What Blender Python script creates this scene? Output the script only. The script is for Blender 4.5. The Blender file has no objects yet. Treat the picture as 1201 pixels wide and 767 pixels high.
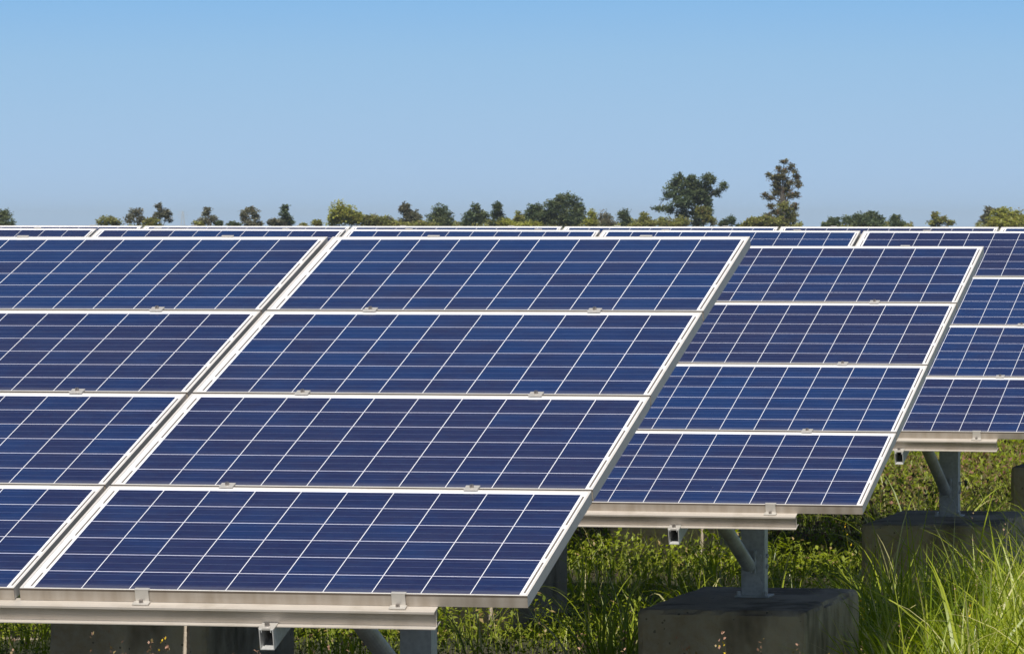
import bpy, bmesh, math, random
import numpy as np
from mathutils import Matrix, Vector

random.seed(7)
rng = np.random.default_rng(11)
S = bpy.context.scene
COL = S.collection
R = math.radians

# ------------------------------------------------------------------ camera
CAMZ = 2.40                       # eye height above the ground
FPX, HOR = 6075.0, 268.0          # focal length in photo pixels, horizon row
cam = bpy.data.cameras.new('camera')
cam.sensor_fit = 'HORIZONTAL'
cam.sensor_width = 36.0
cam.lens = FPX / 1201.0 * 36.0
cam.clip_start = 0.5
cam.clip_end = 30000.0
cam.dof.use_dof = True
cam.dof.focus_distance = 21.0
cam.dof.aperture_fstop = 48.0
camo = bpy.data.objects.new('camera', cam)
camo.location = (0, 0, CAMZ)
camo.rotation_euler = (R(90) - math.atan((383.5 - HOR) / FPX), 0, 0)
COL.objects.link(camo)
S.camera = camo

# ------------------------------------------------------------------ light
SUN_EL, SUN_AZ = 49.0, 9.5       # elevation; degrees to the left of straight behind the camera
world = bpy.data.worlds.new("World")
S.world = world
world.use_nodes = True
wn = world.node_tree
wn.nodes.clear()
sky = wn.nodes.new('ShaderNodeTexSky')
sky.sky_type = 'NISHITA'
sky.sun_disc = False
sky.sun_elevation = R(SUN_EL)
sky.sun_rotation = R(180 + SUN_AZ)
sky.altitude = 0
sky.air_density = 1.0
sky.dust_density = 0.6
sky.ozone_density = 2.0
# the low band of the sky: pale at the horizon, bluer a few degrees up (follows the true elevation angle)
tc = wn.nodes.new('ShaderNodeTexCoord')
sep = wn.nodes.new('ShaderNodeSeparateXYZ')
wn.links.new(tc.outputs['Generated'], sep.inputs[0])
ramp = wn.nodes.new('ShaderNodeValToRGB')
mr = wn.nodes.new('ShaderNodeMapRange')
mr.inputs['From Min'].default_value = 0.0
mr.inputs['From Max'].default_value = 0.06
wn.links.new(sep.outputs['Z'], mr.inputs['Value'])
wn.links.new(mr.outputs[0], ramp.inputs[0])
cr = ramp.color_ramp
SKYK = 16.3
cols = [(0.0, (0.430, 0.612, 0.860)), (0.16, (0.400, 0.590, 0.840)), (0.36, (0.362, 0.568, 0.815)), (0.55, (0.318, 0.545, 0.810)), (0.74, (0.250, 0.500, 0.820)), (1.0, (0.19, 0.45, 0.82))]
cr.elements[0].position, cr.elements[0].color = cols[0][0], (*cols[0][1], 1)
cr.elements[1].position, cr.elements[1].color = cols[-1][0], (*cols[-1][1], 1)
for p_, c_ in cols[1:-1]:
    e_ = cr.elements.new(p_); e_.color = (*c_, 1)
sc_ = wn.nodes.new('ShaderNodeVectorMath'); sc_.operation = 'SCALE'
sc_.inputs['Scale'].default_value = SKYK
wn.links.new(ramp.outputs[0], sc_.inputs[0])
mr2 = wn.nodes.new('ShaderNodeMapRange')
mr2.inputs['From Min'].default_value = 0.045
mr2.inputs['From Max'].default_value = 0.09
wn.links.new(sep.outputs['Z'], mr2.inputs['Value'])
mx = wn.nodes.new('ShaderNodeMix'); mx.data_type = 'RGBA'
wn.links.new(mr2.outputs[0], mx.inputs[0])
wn.links.new(sc_.outputs[0], mx.inputs[6])
wn.links.new(sky.outputs[0], mx.inputs[7])
bg = wn.nodes.new('ShaderNodeBackground')
bg.inputs[1].default_value = 0.050
wo = wn.nodes.new('ShaderNodeOutputWorld')
wn.links.new(mx.outputs[2], bg.inputs[0])
wn.links.new(bg.outputs[0], wo.inputs[0])

sl = bpy.data.lights.new('sun', 'SUN')
sl.energy = 5.0
sl.angle = R(0.5)
sl.color = (1.0, 0.955, 0.87)
so = bpy.data.objects.new('sun', sl)
to_sun = Vector((-math.sin(R(SUN_AZ)) * math.cos(R(SUN_EL)), -math.cos(R(SUN_AZ)) * math.cos(R(SUN_EL)), math.sin(R(SUN_EL))))
so.rotation_euler = to_sun.to_track_quat('Z', 'Y').to_euler()
so.location = (-10, -10, 20)
COL.objects.link(so)

S.view_settings.view_transform = 'Standard'
S.view_settings.look = 'None'
S.view_settings.exposure = 0.30
S.view_settings.gamma = 1.0
S.render.engine = 'CYCLES'
S.cycles.transparent_max_bounces = 8
S.cycles.volume_bounces = 2

# ------------------------------------------------------------------ helpers
def pt(px, d, z=None, py=None):
    """world point on the photograph's column px at distance d"""
    if z is None:
        z = CAMZ - (py - HOR) / FPX * d
    return Vector(((px - 600.5) / FPX * d, d, z))

def link(o, parent=None):
    COL.objects.link(o)
    if parent is not None:
        o.parent = parent
    return o

def tag(o, label=None, cat=None, group=None, kind=None):
    if label: o['label'] = label
    if cat: o['category'] = cat
    if group: o['group'] = group
    if kind: o['kind'] = kind
    return o

def empty(name, loc, rz=0.0):
    o = bpy.data.objects.new(name, None)
    o.location = loc
    o.rotation_euler = (0, 0, rz)
    o.empty_display_size = 0.2
    return link(o)

def copy_tree(o, parent=None):
    c = o.copy()
    COL.objects.link(c)
    if parent is not None:
        ml = o.matrix_local.copy()
        c.parent = parent
        c.matrix_local = ml
    for ch in list(o.children):
        copy_tree(ch, c)
    return c

def np_mesh(name, V, F, mat, parent=None, smooth=False):
    """V (n,3), F (m,k) all the same size"""
    me = bpy.data.meshes.new(name)
    V = np.asarray(V, np.float32); F = np.asarray(F, np.int32)
    k = F.shape[1]
    me.vertices.add(len(V)); me.vertices.foreach_set('co', V.ravel())
    me.loops.add(F.size); me.loops.foreach_set('vertex_index', F.ravel())
    me.polygons.add(len(F))
    me.polygons.foreach_set('loop_start', np.arange(len(F), dtype=np.int32) * k)
    me.polygons.foreach_set('loop_total', np.full(len(F), k, np.int32))
    if smooth:
        me.polygons.foreach_set('use_smooth', np.ones(len(F), bool))
    me.update(calc_edges=True)
    me.materials.append(mat)
    return link(bpy.data.objects.new(name, me), parent)

class MB:
    """collects shapes into one mesh"""
    def __init__(self): self.bm = bmesh.new()
    def box(self, a, b, M=None, bevel=0.0):
        a, b = Vector(a), Vector(b)
        r = bmesh.ops.create_cube(self.bm, size=1.0)
        T = Matrix.Translation((a + b) / 2) @ Matrix.Diagonal((*(b - a), 1.0))
        if M is not None: T = M @ T
        bmesh.ops.transform(self.bm, matrix=T, verts=r['verts'])
        if bevel:
            ed = list({e for v in r['verts'] for e in v.link_edges})
            bmesh.ops.bevel(self.bm, geom=ed, offset=bevel, segments=2, profile=0.6, affect='EDGES', clamp_overlap=True)
        return self
    def tube(self, p, q, r0, r1=None, n=12, cap=True):
        p, q = Vector(p), Vector(q)
        r1 = r0 if r1 is None else r1
        L = (q - p).length
        g = bmesh.ops.create_cone(self.bm, cap_ends=cap, segments=n, radius1=r0, radius2=max(r1, 1e-4), depth=L)
        M = Matrix.Translation((p + q) / 2) @ (q - p).to_track_quat('Z', 'Y').to_matrix().to_4x4()
        bmesh.ops.transform(self.bm, matrix=M, verts=g['verts'])
        return self
    def prism(self, prof, axis0, axis1, M=None):
        """closed profile (list of (y,z)) swept along x from axis0 to axis1"""
        vs = []
        for x in (axis0, axis1):
            vs.append([self.bm.verts.new((x, y, z)) for y, z in prof])
        n = len(prof)
        for i in range(n):
            self.bm.faces.new((vs[0][i], vs[0][(i + 1) % n], vs[1][(i + 1) % n], vs[1][i]))
        self.bm.faces.new(vs[0][::-1]); self.bm.faces.new(vs[1])
        if M is not None:
            bmesh.ops.transform(self.bm, matrix=M, verts=vs[0] + vs[1])
        return self
    def build(self, name, mat, parent=None, M=None, smooth=False):
        bmesh.ops.recalc_face_normals(self.bm, faces=self.bm.faces)
        me = bpy.data.meshes.new(name)
        self.bm.to_mesh(me); self.bm.free()
        me.materials.append(mat)
        if smooth:
            for p in me.polygons: p.use_smooth = True
        o = link(bpy.data.objects.new(name, me), parent)
        if M is not None: o.matrix_local = M
        return o

# ------------------------------------------------------------------ materials
class NT:
    def __init__(self, name):
        self.m = bpy.data.materials.new(name)
        self.m.use_nodes = True
        self.t = self.m.node_tree
        self.t.nodes.clear()
        self.out = self.t.nodes.new('ShaderNodeOutputMaterial')
    def n(self, kind, **kw):
        x = self.t.nodes.new(kind)
        for k, v in kw.items(): setattr(x, k, v)
        return x
    def l(self, a, b): self.t.links.new(a, b)
    def setin(self, s, v):
        if hasattr(v, 'is_output') or isinstance(v, bpy.types.NodeSocket): self.l(v, s)
        else: s.default_value = v
    def math(self, op, a, b=None, c=None, clamp=False):
        x = self.n('ShaderNodeMath', operation=op); x.use_clamp = clamp
        self.setin(x.inputs[0], a)
        if b is not None: self.setin(x.inputs[1], b)
        if c is not None: self.setin(x.inputs[2], c)
        return x.outputs[0]
    def mix(self, f, a, b):
        x = self.n('ShaderNodeMix', data_type='RGBA')
        self.setin(x.inputs[0], f)
        for s, v in ((x.inputs[6], a), (x.inputs[7], b)):
            if isinstance(v, tuple): s.default_value = (*v, 1) if len(v) == 3 else v
            else: self.l(v, s)
        return x.outputs[2]
    def noise(self, vec, scale, detail=4, rough=0.55):
        x = self.n('ShaderNodeTexNoise')
        x.inputs['Scale'].default_value = scale
        x.inputs['Detail'].default_value = detail
        x.inputs['Roughness'].default_value = rough
        if vec is not None: self.l(vec, x.inputs['Vector'])
        return x.outputs['Fac']
    def mapr(self, v, a, b, c=0.0, d=1.0):
        x = self.n('ShaderNodeMapRange')
        self.l(v, x.inputs[0])
        for i, k in enumerate((a, b, c, d)): x.inputs[i + 1].default_value = k
        return x.outputs[0]
    def coord(self, which='Object'):
        return self.n('ShaderNodeTexCoord').outputs[which]
    def scale(self, vec, s):
        x = self.n('ShaderNodeMapping'); self.l(vec, x.inputs[0]); x.inputs['Scale'].default_value = s
        return x.outputs[0]
    def bsdf(self, color, rough=0.5, metal=0.0, **kw):
        p = self.n('ShaderNodeBsdfPrincipled')
        if isinstance(color, tuple): p.inputs['Base Color'].default_value = (*color, 1)
        else: self.l(color, p.inputs['Base Color'])
        self.setin(p.inputs['Roughness'], rough)
        self.setin(p.inputs['Metallic'], metal)
        for k, v in kw.items(): self.setin(p.inputs[k], v)
        self.l(p.outputs[0], self.out.inputs[0])
        return p
    def bump(self, p, h, strength=0.3, dist=0.01):
        b = self.n('ShaderNodeBump')
        b.inputs['Strength'].default_value = strength
        b.inputs['Distance'].default_value = dist
        self.l(h, b.inputs['Height']); self.l(b.outputs[0], p.inputs['Normal'])

def mat_aluminium(name, base, rough, metal, spec=0.35, streak=(3, 120, 120), dirt=0.25, dirtcol=(0.30, 0.25, 0.18)):
    t = NT(name)
    co = t.coord()
    nz = t.noise(t.scale(co, streak), 1.0, 4)
    nd = t.noise(co, 9.0, 5, 0.65)
    c = t.mix(t.mapr(nz, 0.3, 0.7), tuple(x * 0.90 for x in base), base)
    c = t.mix(t.math('MULTIPLY', t.mapr(nd, 0.5, 0.75), dirt), c, dirtcol)
    p = t.bsdf(c, t.mapr(nz, 0.3, 0.7, rough - 0.06, rough + 0.08), metal)
    p.inputs['Specular IOR Level'].default_value = spec
    return t.m

def stain_and_shade_low_face(m):  # runoff stain that also dims the sunlit front face, plus painted gap shade
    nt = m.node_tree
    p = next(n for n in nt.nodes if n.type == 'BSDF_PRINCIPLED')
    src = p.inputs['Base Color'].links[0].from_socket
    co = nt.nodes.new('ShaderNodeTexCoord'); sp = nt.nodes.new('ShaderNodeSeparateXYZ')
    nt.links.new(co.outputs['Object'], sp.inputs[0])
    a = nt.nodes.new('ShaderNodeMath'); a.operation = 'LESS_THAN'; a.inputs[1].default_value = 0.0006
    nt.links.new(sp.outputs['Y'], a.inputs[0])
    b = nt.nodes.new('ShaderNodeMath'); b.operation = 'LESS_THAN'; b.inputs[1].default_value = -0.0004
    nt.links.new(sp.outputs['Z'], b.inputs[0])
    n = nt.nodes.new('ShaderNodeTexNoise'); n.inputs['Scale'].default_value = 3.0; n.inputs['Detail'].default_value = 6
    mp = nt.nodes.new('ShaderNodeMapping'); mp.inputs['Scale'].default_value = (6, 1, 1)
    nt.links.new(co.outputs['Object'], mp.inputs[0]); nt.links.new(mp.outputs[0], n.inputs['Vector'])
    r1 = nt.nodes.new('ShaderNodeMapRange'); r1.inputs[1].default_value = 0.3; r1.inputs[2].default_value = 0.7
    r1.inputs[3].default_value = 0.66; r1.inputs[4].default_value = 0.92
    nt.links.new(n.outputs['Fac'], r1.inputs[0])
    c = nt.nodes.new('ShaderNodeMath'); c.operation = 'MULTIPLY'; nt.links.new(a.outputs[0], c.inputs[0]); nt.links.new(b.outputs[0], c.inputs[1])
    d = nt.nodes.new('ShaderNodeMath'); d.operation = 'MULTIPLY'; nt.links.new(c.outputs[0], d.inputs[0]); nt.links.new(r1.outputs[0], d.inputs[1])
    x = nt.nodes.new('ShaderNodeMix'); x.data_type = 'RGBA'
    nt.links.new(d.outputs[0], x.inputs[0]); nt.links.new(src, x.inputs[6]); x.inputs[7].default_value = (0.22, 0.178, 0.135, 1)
    e = nt.nodes.new('ShaderNodeMath'); e.operation = 'GREATER_THAN'; e.inputs[1].default_value = -0.0075  # shade of the tier gap painted as a dark strip below the lip
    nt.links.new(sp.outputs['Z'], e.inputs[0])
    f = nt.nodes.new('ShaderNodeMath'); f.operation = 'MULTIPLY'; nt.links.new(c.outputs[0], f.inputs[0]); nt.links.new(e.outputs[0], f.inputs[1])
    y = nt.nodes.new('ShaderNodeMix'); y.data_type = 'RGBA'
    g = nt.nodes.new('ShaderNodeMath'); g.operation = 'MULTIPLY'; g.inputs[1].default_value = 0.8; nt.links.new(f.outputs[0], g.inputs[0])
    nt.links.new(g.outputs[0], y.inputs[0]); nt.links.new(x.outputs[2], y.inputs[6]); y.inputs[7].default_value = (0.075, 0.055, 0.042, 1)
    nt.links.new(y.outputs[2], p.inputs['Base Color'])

M_FRAME = mat_aluminium('anodised_frame', (0.72, 0.685, 0.645), 0.50, 0.28)
stain_and_shade_low_face(M_FRAME)
M_RAIL = mat_aluminium('mill_aluminium', (0.62, 0.565, 0.505), 0.40, 0.38, dirt=0.35)
M_CLAMP = mat_aluminium('clamp_aluminium', (0.56, 0.53, 0.49), 0.42, 0.4, streak=(40, 40, 40))
M_BOLT = mat_aluminium('bolt_steel', (0.42, 0.38, 0.36), 0.35, 0.9, streak=(60, 60, 60))

def mat_galv():
    t = NT('galvanised_steel')
    co = t.coord()
    v = t.n('ShaderNodeTexVoronoi'); v.inputs['Scale'].default_value = 55; t.l(co, v.inputs['Vector'])
    nz = t.noise(co, 6, 5, 0.6)
    c = t.mix(t.mapr(v.outputs['Distance'], 0.0, 0.7), (0.46, 0.46, 0.455), (0.58, 0.58, 0.57))
    c = t.mix(t.mapr(nz, 0.5, 0.75, 0, 0.5), c, (0.24, 0.22, 0.19))
    t.bsdf(c, 0.50, 0.35)
    return t.m
M_GALV = mat_galv()

def mat_rust():
    t = NT('rusty_bar')
    nz = t.noise(t.scale(t.coord(), (60, 60, 90)), 1.0, 3)
    t.bsdf(t.mix(t.mapr(nz, 0.35, 0.65), (0.45, 0.33, 0.24), (0.62, 0.50, 0.38)), 0.8)
    return t.m
M_RUST = mat_rust()

PW, PH = 1.650, 0.9955              # panel size
GU, GV = 0.019, 0.0158             # gaps between columns and tiers
PITCH = 0.158
PITCHV = 0.1588
MU = 0.0425
MV = 0.0120

def mat_cells():
    t = NT('polycrystalline_cells')
    co = t.coord()
    s = t.n('ShaderNodeSeparateXYZ'); t.l(co, s.inputs[0])
    info = t.n('ShaderNodeObjectInfo')
    rnd = info.outputs['Random']
    x = t.math('DIVIDE', t.math('SUBTRACT', s.outputs['X'], MU), PITCH)
    y = t.math('DIVIDE', t.math('SUBTRACT', s.outputs['Y'], MV), PITCHV)
    fx, fy = t.math('FRACT', x), t.math('FRACT', y)
    ix, iy = t.math('FLOOR', x), t.math('FLOOR', y)
    ex = t.math('ABSOLUTE', t.math('SUBTRACT', fx, 0.5))
    ey = t.math('ABSOLUTE', t.math('SUBTRACT', fy, 0.5))
    inx = t.math('LESS_THAN', ex, 0.5 - 0.0082)      # gap between cells in a string
    iny = t.math('LESS_THAN', ey, 0.5 - 0.0140)      # gap between strings
    def inside(v, a, b):
        return t.math('MULTIPLY', t.math('GREATER_THAN', v, a), t.math('LESS_THAN', v, b))
    area = t.math('MULTIPLY', inside(x, 0, 10), inside(y, 0, 6))
    cell = t.math('MULTIPLY', area, t.math('MULTIPLY', inx, iny))
    # per-cell tone
    cid = t.n('ShaderNodeCombineXYZ'); t.l(ix, cid.inputs[0]); t.l(iy, cid.inputs[1])
    t.l(t.math('MULTIPLY', rnd, 57.3), cid.inputs[2])
    wnz = t.n('ShaderNodeTexWhiteNoise', noise_dimensions='3D'); t.l(cid.outputs[0], wnz.inputs[0])
    wsep = t.n('ShaderNodeSeparateColor'); t.l(wnz.outputs['Color'], wsep.inputs[0])
    cv = wsep.outputs[0]
    # crystal grain, streaked along the string direction
    off = t.n('ShaderNodeVectorMath', operation='ADD'); t.l(co, off.inputs[0])
    cx = t.n('ShaderNodeCombineXYZ'); t.l(t.math('MULTIPLY', rnd, 31.0), cx.inputs[0]); t.l(cx.outputs[0], off.inputs[1])
    g1 = t.noise(t.scale(off.outputs[0], (14, 110, 1)), 1.0, 4, 0.6)
    g2 = t.noise(t.scale(off.outputs[0], (5, 7, 1)), 1.0, 3, 0.5)
    g3 = t.n('ShaderNodeTexVoronoi'); g3.inputs['Scale'].default_value = 1.0
    t.l(t.scale(off.outputs[0], (60, 60, 1)), g3.inputs['Vector'])
    vs = t.n('ShaderNodeSeparateColor'); t.l(g3.outputs['Color'], vs.inputs[0])
    pan = t.math('MULTIPLY', t.math('SUBTRACT', rnd, 0.5), 0.80)
    tone = t.math('ADD', t.math('ADD', t.math('MULTIPLY', cv, 0.62), t.math('MULTIPLY', t.mapr(g2, 0.3, 0.7), 0.38)), pan, clamp=True)
    blue = t.mix(t.mapr(g1, 0.25, 0.75), (0.0045, 0.0165, 0.0760), (0.0080, 0.0300, 0.1180))
    purp = t.mix(t.mapr(g1, 0.25, 0.75), (0.0080, 0.0115, 0.0480), (0.0150, 0.0180, 0.0680))
    cc = t.mix(t.mapr(tone, 0.12, 0.80), purp, blue)
    cc = t.mix(t.math('MULTIPLY', vs.outputs[0], 0.15), cc, (0.018, 0.048, 0.130))
    # fine silver bus lines along the string, three per cell
    bb = t.math('ABSOLUTE', t.math('SUBTRACT', t.math('FRACT', t.math('MULTIPLY', fy, 3.0)), 0.5))
    cc = t.mix(t.math('MULTIPLY', t.math('LESS_THAN', bb, 0.022), 0.13), cc, (0.45, 0.47, 0.52))
    # backsheet and end ribbons
    back = (0.80, 0.80, 0.83)
    gapcol = t.mix(t.math('SUBTRACT', 1.0, iny), (0.80, 0.80, 0.84), (0.62, 0.60, 0.70))
    def dash(v, shift):
        dy = t.math('FRACT', t.math('DIVIDE', t.math('ADD', y, shift), 2.0))
        m = inside(dy, 0.055, 0.945)
        m = t.math('MULTIPLY', m, inside(y, 0.08, 5.92))
        return t.math('MULTIPLY', m, v)
    rib = t.math('ADD', dash(inside(x, 10.050, 10.092), 0.0), dash(inside(x, -0.098, -0.056), 1.0), clamp=True)
    bs = t.mix(rib, back, (0.16, 0.135, 0.11))
    notc = t.mix(area, bs, gapcol)
    base = t.mix(cell, notc, cc)
    # thin film of dust, thicker towards the lower frame
    dn = t.noise(off.outputs[0], 3.0, 6, 0.7)
    low = t.mapr(s.outputs['Y'], 0.012, 0.06, 0.16, 0.0)
    dust = t.math('MULTIPLY', t.math('ADD', t.mapr(dn, 0.35, 0.8, 0.002, 0.024), low), 0.8)
    spots = t.noise(t.scale(off.outputs[0], (38, 38, 1)), 1.0, 2, 0.5)
    dust = t.math('ADD', dust, t.math('MULTIPLY', t.math('GREATER_THAN', spots, 0.80), 0.12))
    base = t.mix(dust, base, (0.42, 0.40, 0.38))
    p = t.bsdf(base, t.mapr(dn, 0.3, 0.7, 0.10, 0.20), 0.0)
    p.inputs['IOR'].default_value = 1.30
    return t.m
M_CELLS = mat_cells()

def mat_leaf(name, a, b, c, cfrac=0.12, trans=0.45, rough=0.5, patch=None, spec=0.35):
    """leaf colours picked per leaf between a and b, a share cfrac of colour c"""
    t = NT(name)
    g = t.n('ShaderNodeNewGeometry')
    r = g.outputs['Random Per Island']
    w = t.n('ShaderNodeTexWhiteNoise', noise_dimensions='1D'); t.l(r, w.inputs['W'])
    col = t.mix(r, a, b)
    if patch is not None:
        n = t.noise(g.outputs['Position'], patch[1], 3)
        col = t.mix(t.mapr(n, 0.45, 0.65, 0, 0.8), col, patch[0])
    col = t.mix(t.math('LESS_THAN', w.outputs['Value'], cfrac), col, c)
    p = t.n('ShaderNodeBsdfPrincipled'); t.l(col, p.inputs['Base Color'])
    p.inputs['Roughness'].default_value = rough
    p.inputs['Specular IOR Level'].default_value = spec
    tr = t.n('ShaderNodeBsdfTranslucent')
    hs = t.n('ShaderNodeHueSaturation'); hs.inputs['Value'].default_value = 1.75; hs.inputs['Saturation'].default_value = 1.1
    t.l(col, hs.inputs['Color']); t.l(hs.outputs[0], tr.inputs[0])
    ms = t.n('ShaderNodeMixShader'); ms.inputs[0].default_value = trans
    t.l(p.outputs[0], ms.inputs[1]); t.l(tr.outputs[0], ms.inputs[2])
    t.l(ms.outputs[0], t.out.inputs[0])
    return t.m

def mat_concrete():
    t = NT('weathered_concrete')
    co = t.coord()
    n1 = t.noise(co, 2.2, 6, 0.62)
    n2 = t.noise(co, 22.0, 5, 0.7)
    n3 = t.noise(t.scale(co, (1.6, 1.2, 0.8)), 1.6, 4, 0.6)
    c = t.mix(t.mapr(n1, 0.35, 0.65), (0.30, 0.23, 0.165), (0.50, 0.41, 0.32))
    c = t.mix(t.mapr(n2, 0.35, 0.70, 0, 0.5), c, (0.42, 0.385, 0.34))
    c = t.mix(t.mapr(n3, 0.50, 0.64, 0, 0.85), c, (0.09, 0.062, 0.040))
    pit = t.n('ShaderNodeTexVoronoi'); pit.inputs['Scale'].default_value = 26; t.l(co, pit.inputs['Vector'])
    pk = t.math('MULTIPLY', t.math('LESS_THAN', pit.outputs['Distance'], 0.16), t.math('GREATER_THAN', n2, 0.5))
    c = t.mix(t.math('MULTIPLY', pk, 0.7), c, (0.05, 0.04, 0.03))
    p = t.bsdf(c, 0.9)
    t.bump(p, n2, 0.7, 0.012)
    return t.m
M_CONC = mat_concrete()

def mat_ground():
    t = NT('grassy_soil')
    co = t.coord()
    n1 = t.noise(co, 0.6, 6, 0.6)
    n2 = t.noise(co, 9.0, 6, 0.7)
    c = t.mix(t.mapr(n2, 0.35, 0.65), (0.018, 0.022, 0.008), (0.045, 0.048, 0.018))
    c = t.mix(t.mapr(n1, 0.45, 0.70), c, (0.060, 0.042, 0.026))
    p = t.bsdf(c, 0.95)
    t.bump(p, n2, 0.8, 0.05)
    return t.m
M_GROUND = mat_ground()

# ------------------------------------------------------------------ ground
def vnoise(x, y, s, seed=0.0):
    """smooth value noise in numpy"""
    x = np.asarray(x, float) * s + seed * 17.13; y = np.asarray(y, float) * s - seed * 9.71
    xi, yi = np.floor(x), np.floor(y); fx, fy = x - xi, y - yi
    fx = fx * fx * (3 - 2 * fx); fy = fy * fy * (3 - 2 * fy)
    def h(a, b): 
        v = np.sin(a * 127.1 + b * 311.7 + seed * 74.7) * 43758.5453
        return v - np.floor(v)
    return (h(xi, yi) * (1 - fx) + h(xi + 1, yi) * fx) * (1 - fy) + (h(xi, yi + 1) * (1 - fx) + h(xi + 1, yi + 1) * fx) * fy

xs = np.concatenate([np.linspace(-9000, -60, 14), np.linspace(-40, 40, 81), np.linspace(60, 9000, 14)])
ys = np.concatenate([[-300, -60, -20], np.linspace(-5, 75, 81), np.linspace(100, 7000, 26)])
gx, gy = np.meshgrid(xs, ys)
gz = (vnoise(gx, gy, 0.35, 1) - 0.5) * 0.10 * ((np.abs(gx) < 45) & (gy > -5) & (gy < 80))
V = np.stack([gx, gy, gz], -1).reshape(-1, 3)
nx, ny = len(xs), len(ys)
ii, jj = np.meshgrid(np.arange(nx - 1), np.arange(ny - 1))
b0 = (jj * nx + ii).ravel()
F = np.stack([b0, b0 + 1, b0 + nx + 1, b0 + nx], -1)
g = np_mesh('ground', V, F, M_GROUND, smooth=True)
tag(g, kind='structure')

# ------------------------------------------------------------------ solar arrays
def panel_proto():
    """one framed module, lower left corner of its top face at the origin"""
    mb = MB()
    T, LIP = 0.040, 0.0085
    # frame bars butt at the corners; long bars run the full width
    prof_h = [(0, 0), (LIP, 0), (LIP, -0.0022), (0.0025, -0.0022), (0.0025, -T + 0.002), (0.028, -T + 0.002), (0.028, -T), (0, -T)]
    mb.prism(prof_h, 0.0, PW)
    Mtop = Matrix.Translation((PW, PH, 0)) @ Matrix.Rotation(math.pi, 4, 'Z')
    mb.prism(prof_h, 0.0, PW, Mtop)
    Mr = Matrix.Translation((PW, LIP, 0)) @ Matrix.Rotation(math.pi / 2, 4, 'Z')
    mb.prism([(y, z) for y, z in prof_h], 0.0, PH - 2 * LIP, Mr)
    Ml = Matrix.Translation((0, PH - LIP, 0)) @ Matrix.Rotation(-math.pi / 2, 4, 'Z')
    mb.prism([(y, z) for y, z in prof_h], 0.0, PH - 2 * LIP, Ml)
    # the four side skins reach the corners
    mb.box((0.0, 0.0005, -T), (0.0025, LIP, -0.0003)); mb.box((PW - 0.0025, 0.0005, -T), (PW, LIP, -0.0003))
    mb.box((0.0, PH - LIP, -T), (0.0025, PH - 0.0005, -0.0003)); mb.box((PW - 0.0025, PH - LIP, -T), (PW, PH - 0.0005, -0.0003))
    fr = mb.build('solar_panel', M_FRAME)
    m2 = MB()
    m2.box((0.003, 0.003, -0.0062), (PW - 0.003, PH - 0.003, -0.0024))
    m2.build('cell_sheet', M_CELLS, fr)
    return fr

def clamp_mesh(kind):
    mb = MB()
    if kind == 'mid':
        mb.box((-0.024, -0.022, 0.0008), (0.024, 0.022, 0.0045), bevel=0.001)
        mb.box((-0.024, -0.0085, -0.036), (0.024, 0.0085, 0.0010))
    else:       # lower end clamp: hooks over the lip, runs down the frame and foots on the rail
        mb.box((-0.024, -0.0065, 0.0008), (0.024, 0.010, 0.0045), bevel=0.001)
        mb.box((-0.022, -0.0060, -0.038), (0.022, -0.0022, 0.0010))
        mb.box((-0.027, -0.034, -0.0388), (0.027, -0.0055, -0.0345), bevel=0.001)
    return mb
def bolt_mesh(kind):
    mb = MB()
    if kind == 'mid':
        mb.tube((0, 0, 0.0045), (0, 0, 0.0145), 0.0075, 0.0068, 12)
    else:
        mb.tube((0, -0.020, -0.0345), (0, -0.020, -0.0255), 0.0072, 0.0068, 12)
    return mb

proto_panel = panel_proto()
def make_clamp(kind):
    c = clamp_mesh(kind).build('clamp', M_CLAMP)
    bolt_mesh(kind).build('bolt', M_BOLT, c)
    return c
proto_mid, proto_end = make_clamp('mid'), make_clamp('end')

RAIL_N0, RAIL_N1 = -0.0405, -0.0985
CH_H = 0.068                       # depth of the rafter channel
TOPB = 4 * PH + 3 * GV
SUP0, SUPD = 0.825, 2.835          # first support and spacing, along the row
BLOCK_TOPS = [CAMZ - 1.744, CAMZ - 1.744, CAMZ - 1.690, CAMZ - 1.650]   # height of the footing tops, row by row
USED = {'panel': False, 'mid': False, 'end': False}

def place(proto, key, root, M):
    if not USED[key]:
        USED[key] = True
        proto.parent = root; proto.matrix_local = M
        return proto
    c = proto.copy(); COL.objects.link(c); c.parent = root; c.matrix_local = M
    for ch in proto.children:
        d = ch.copy(); COL.objects.link(d); d.parent = c; d.matrix_local = ch.matrix_local.copy()
    return c

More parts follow.
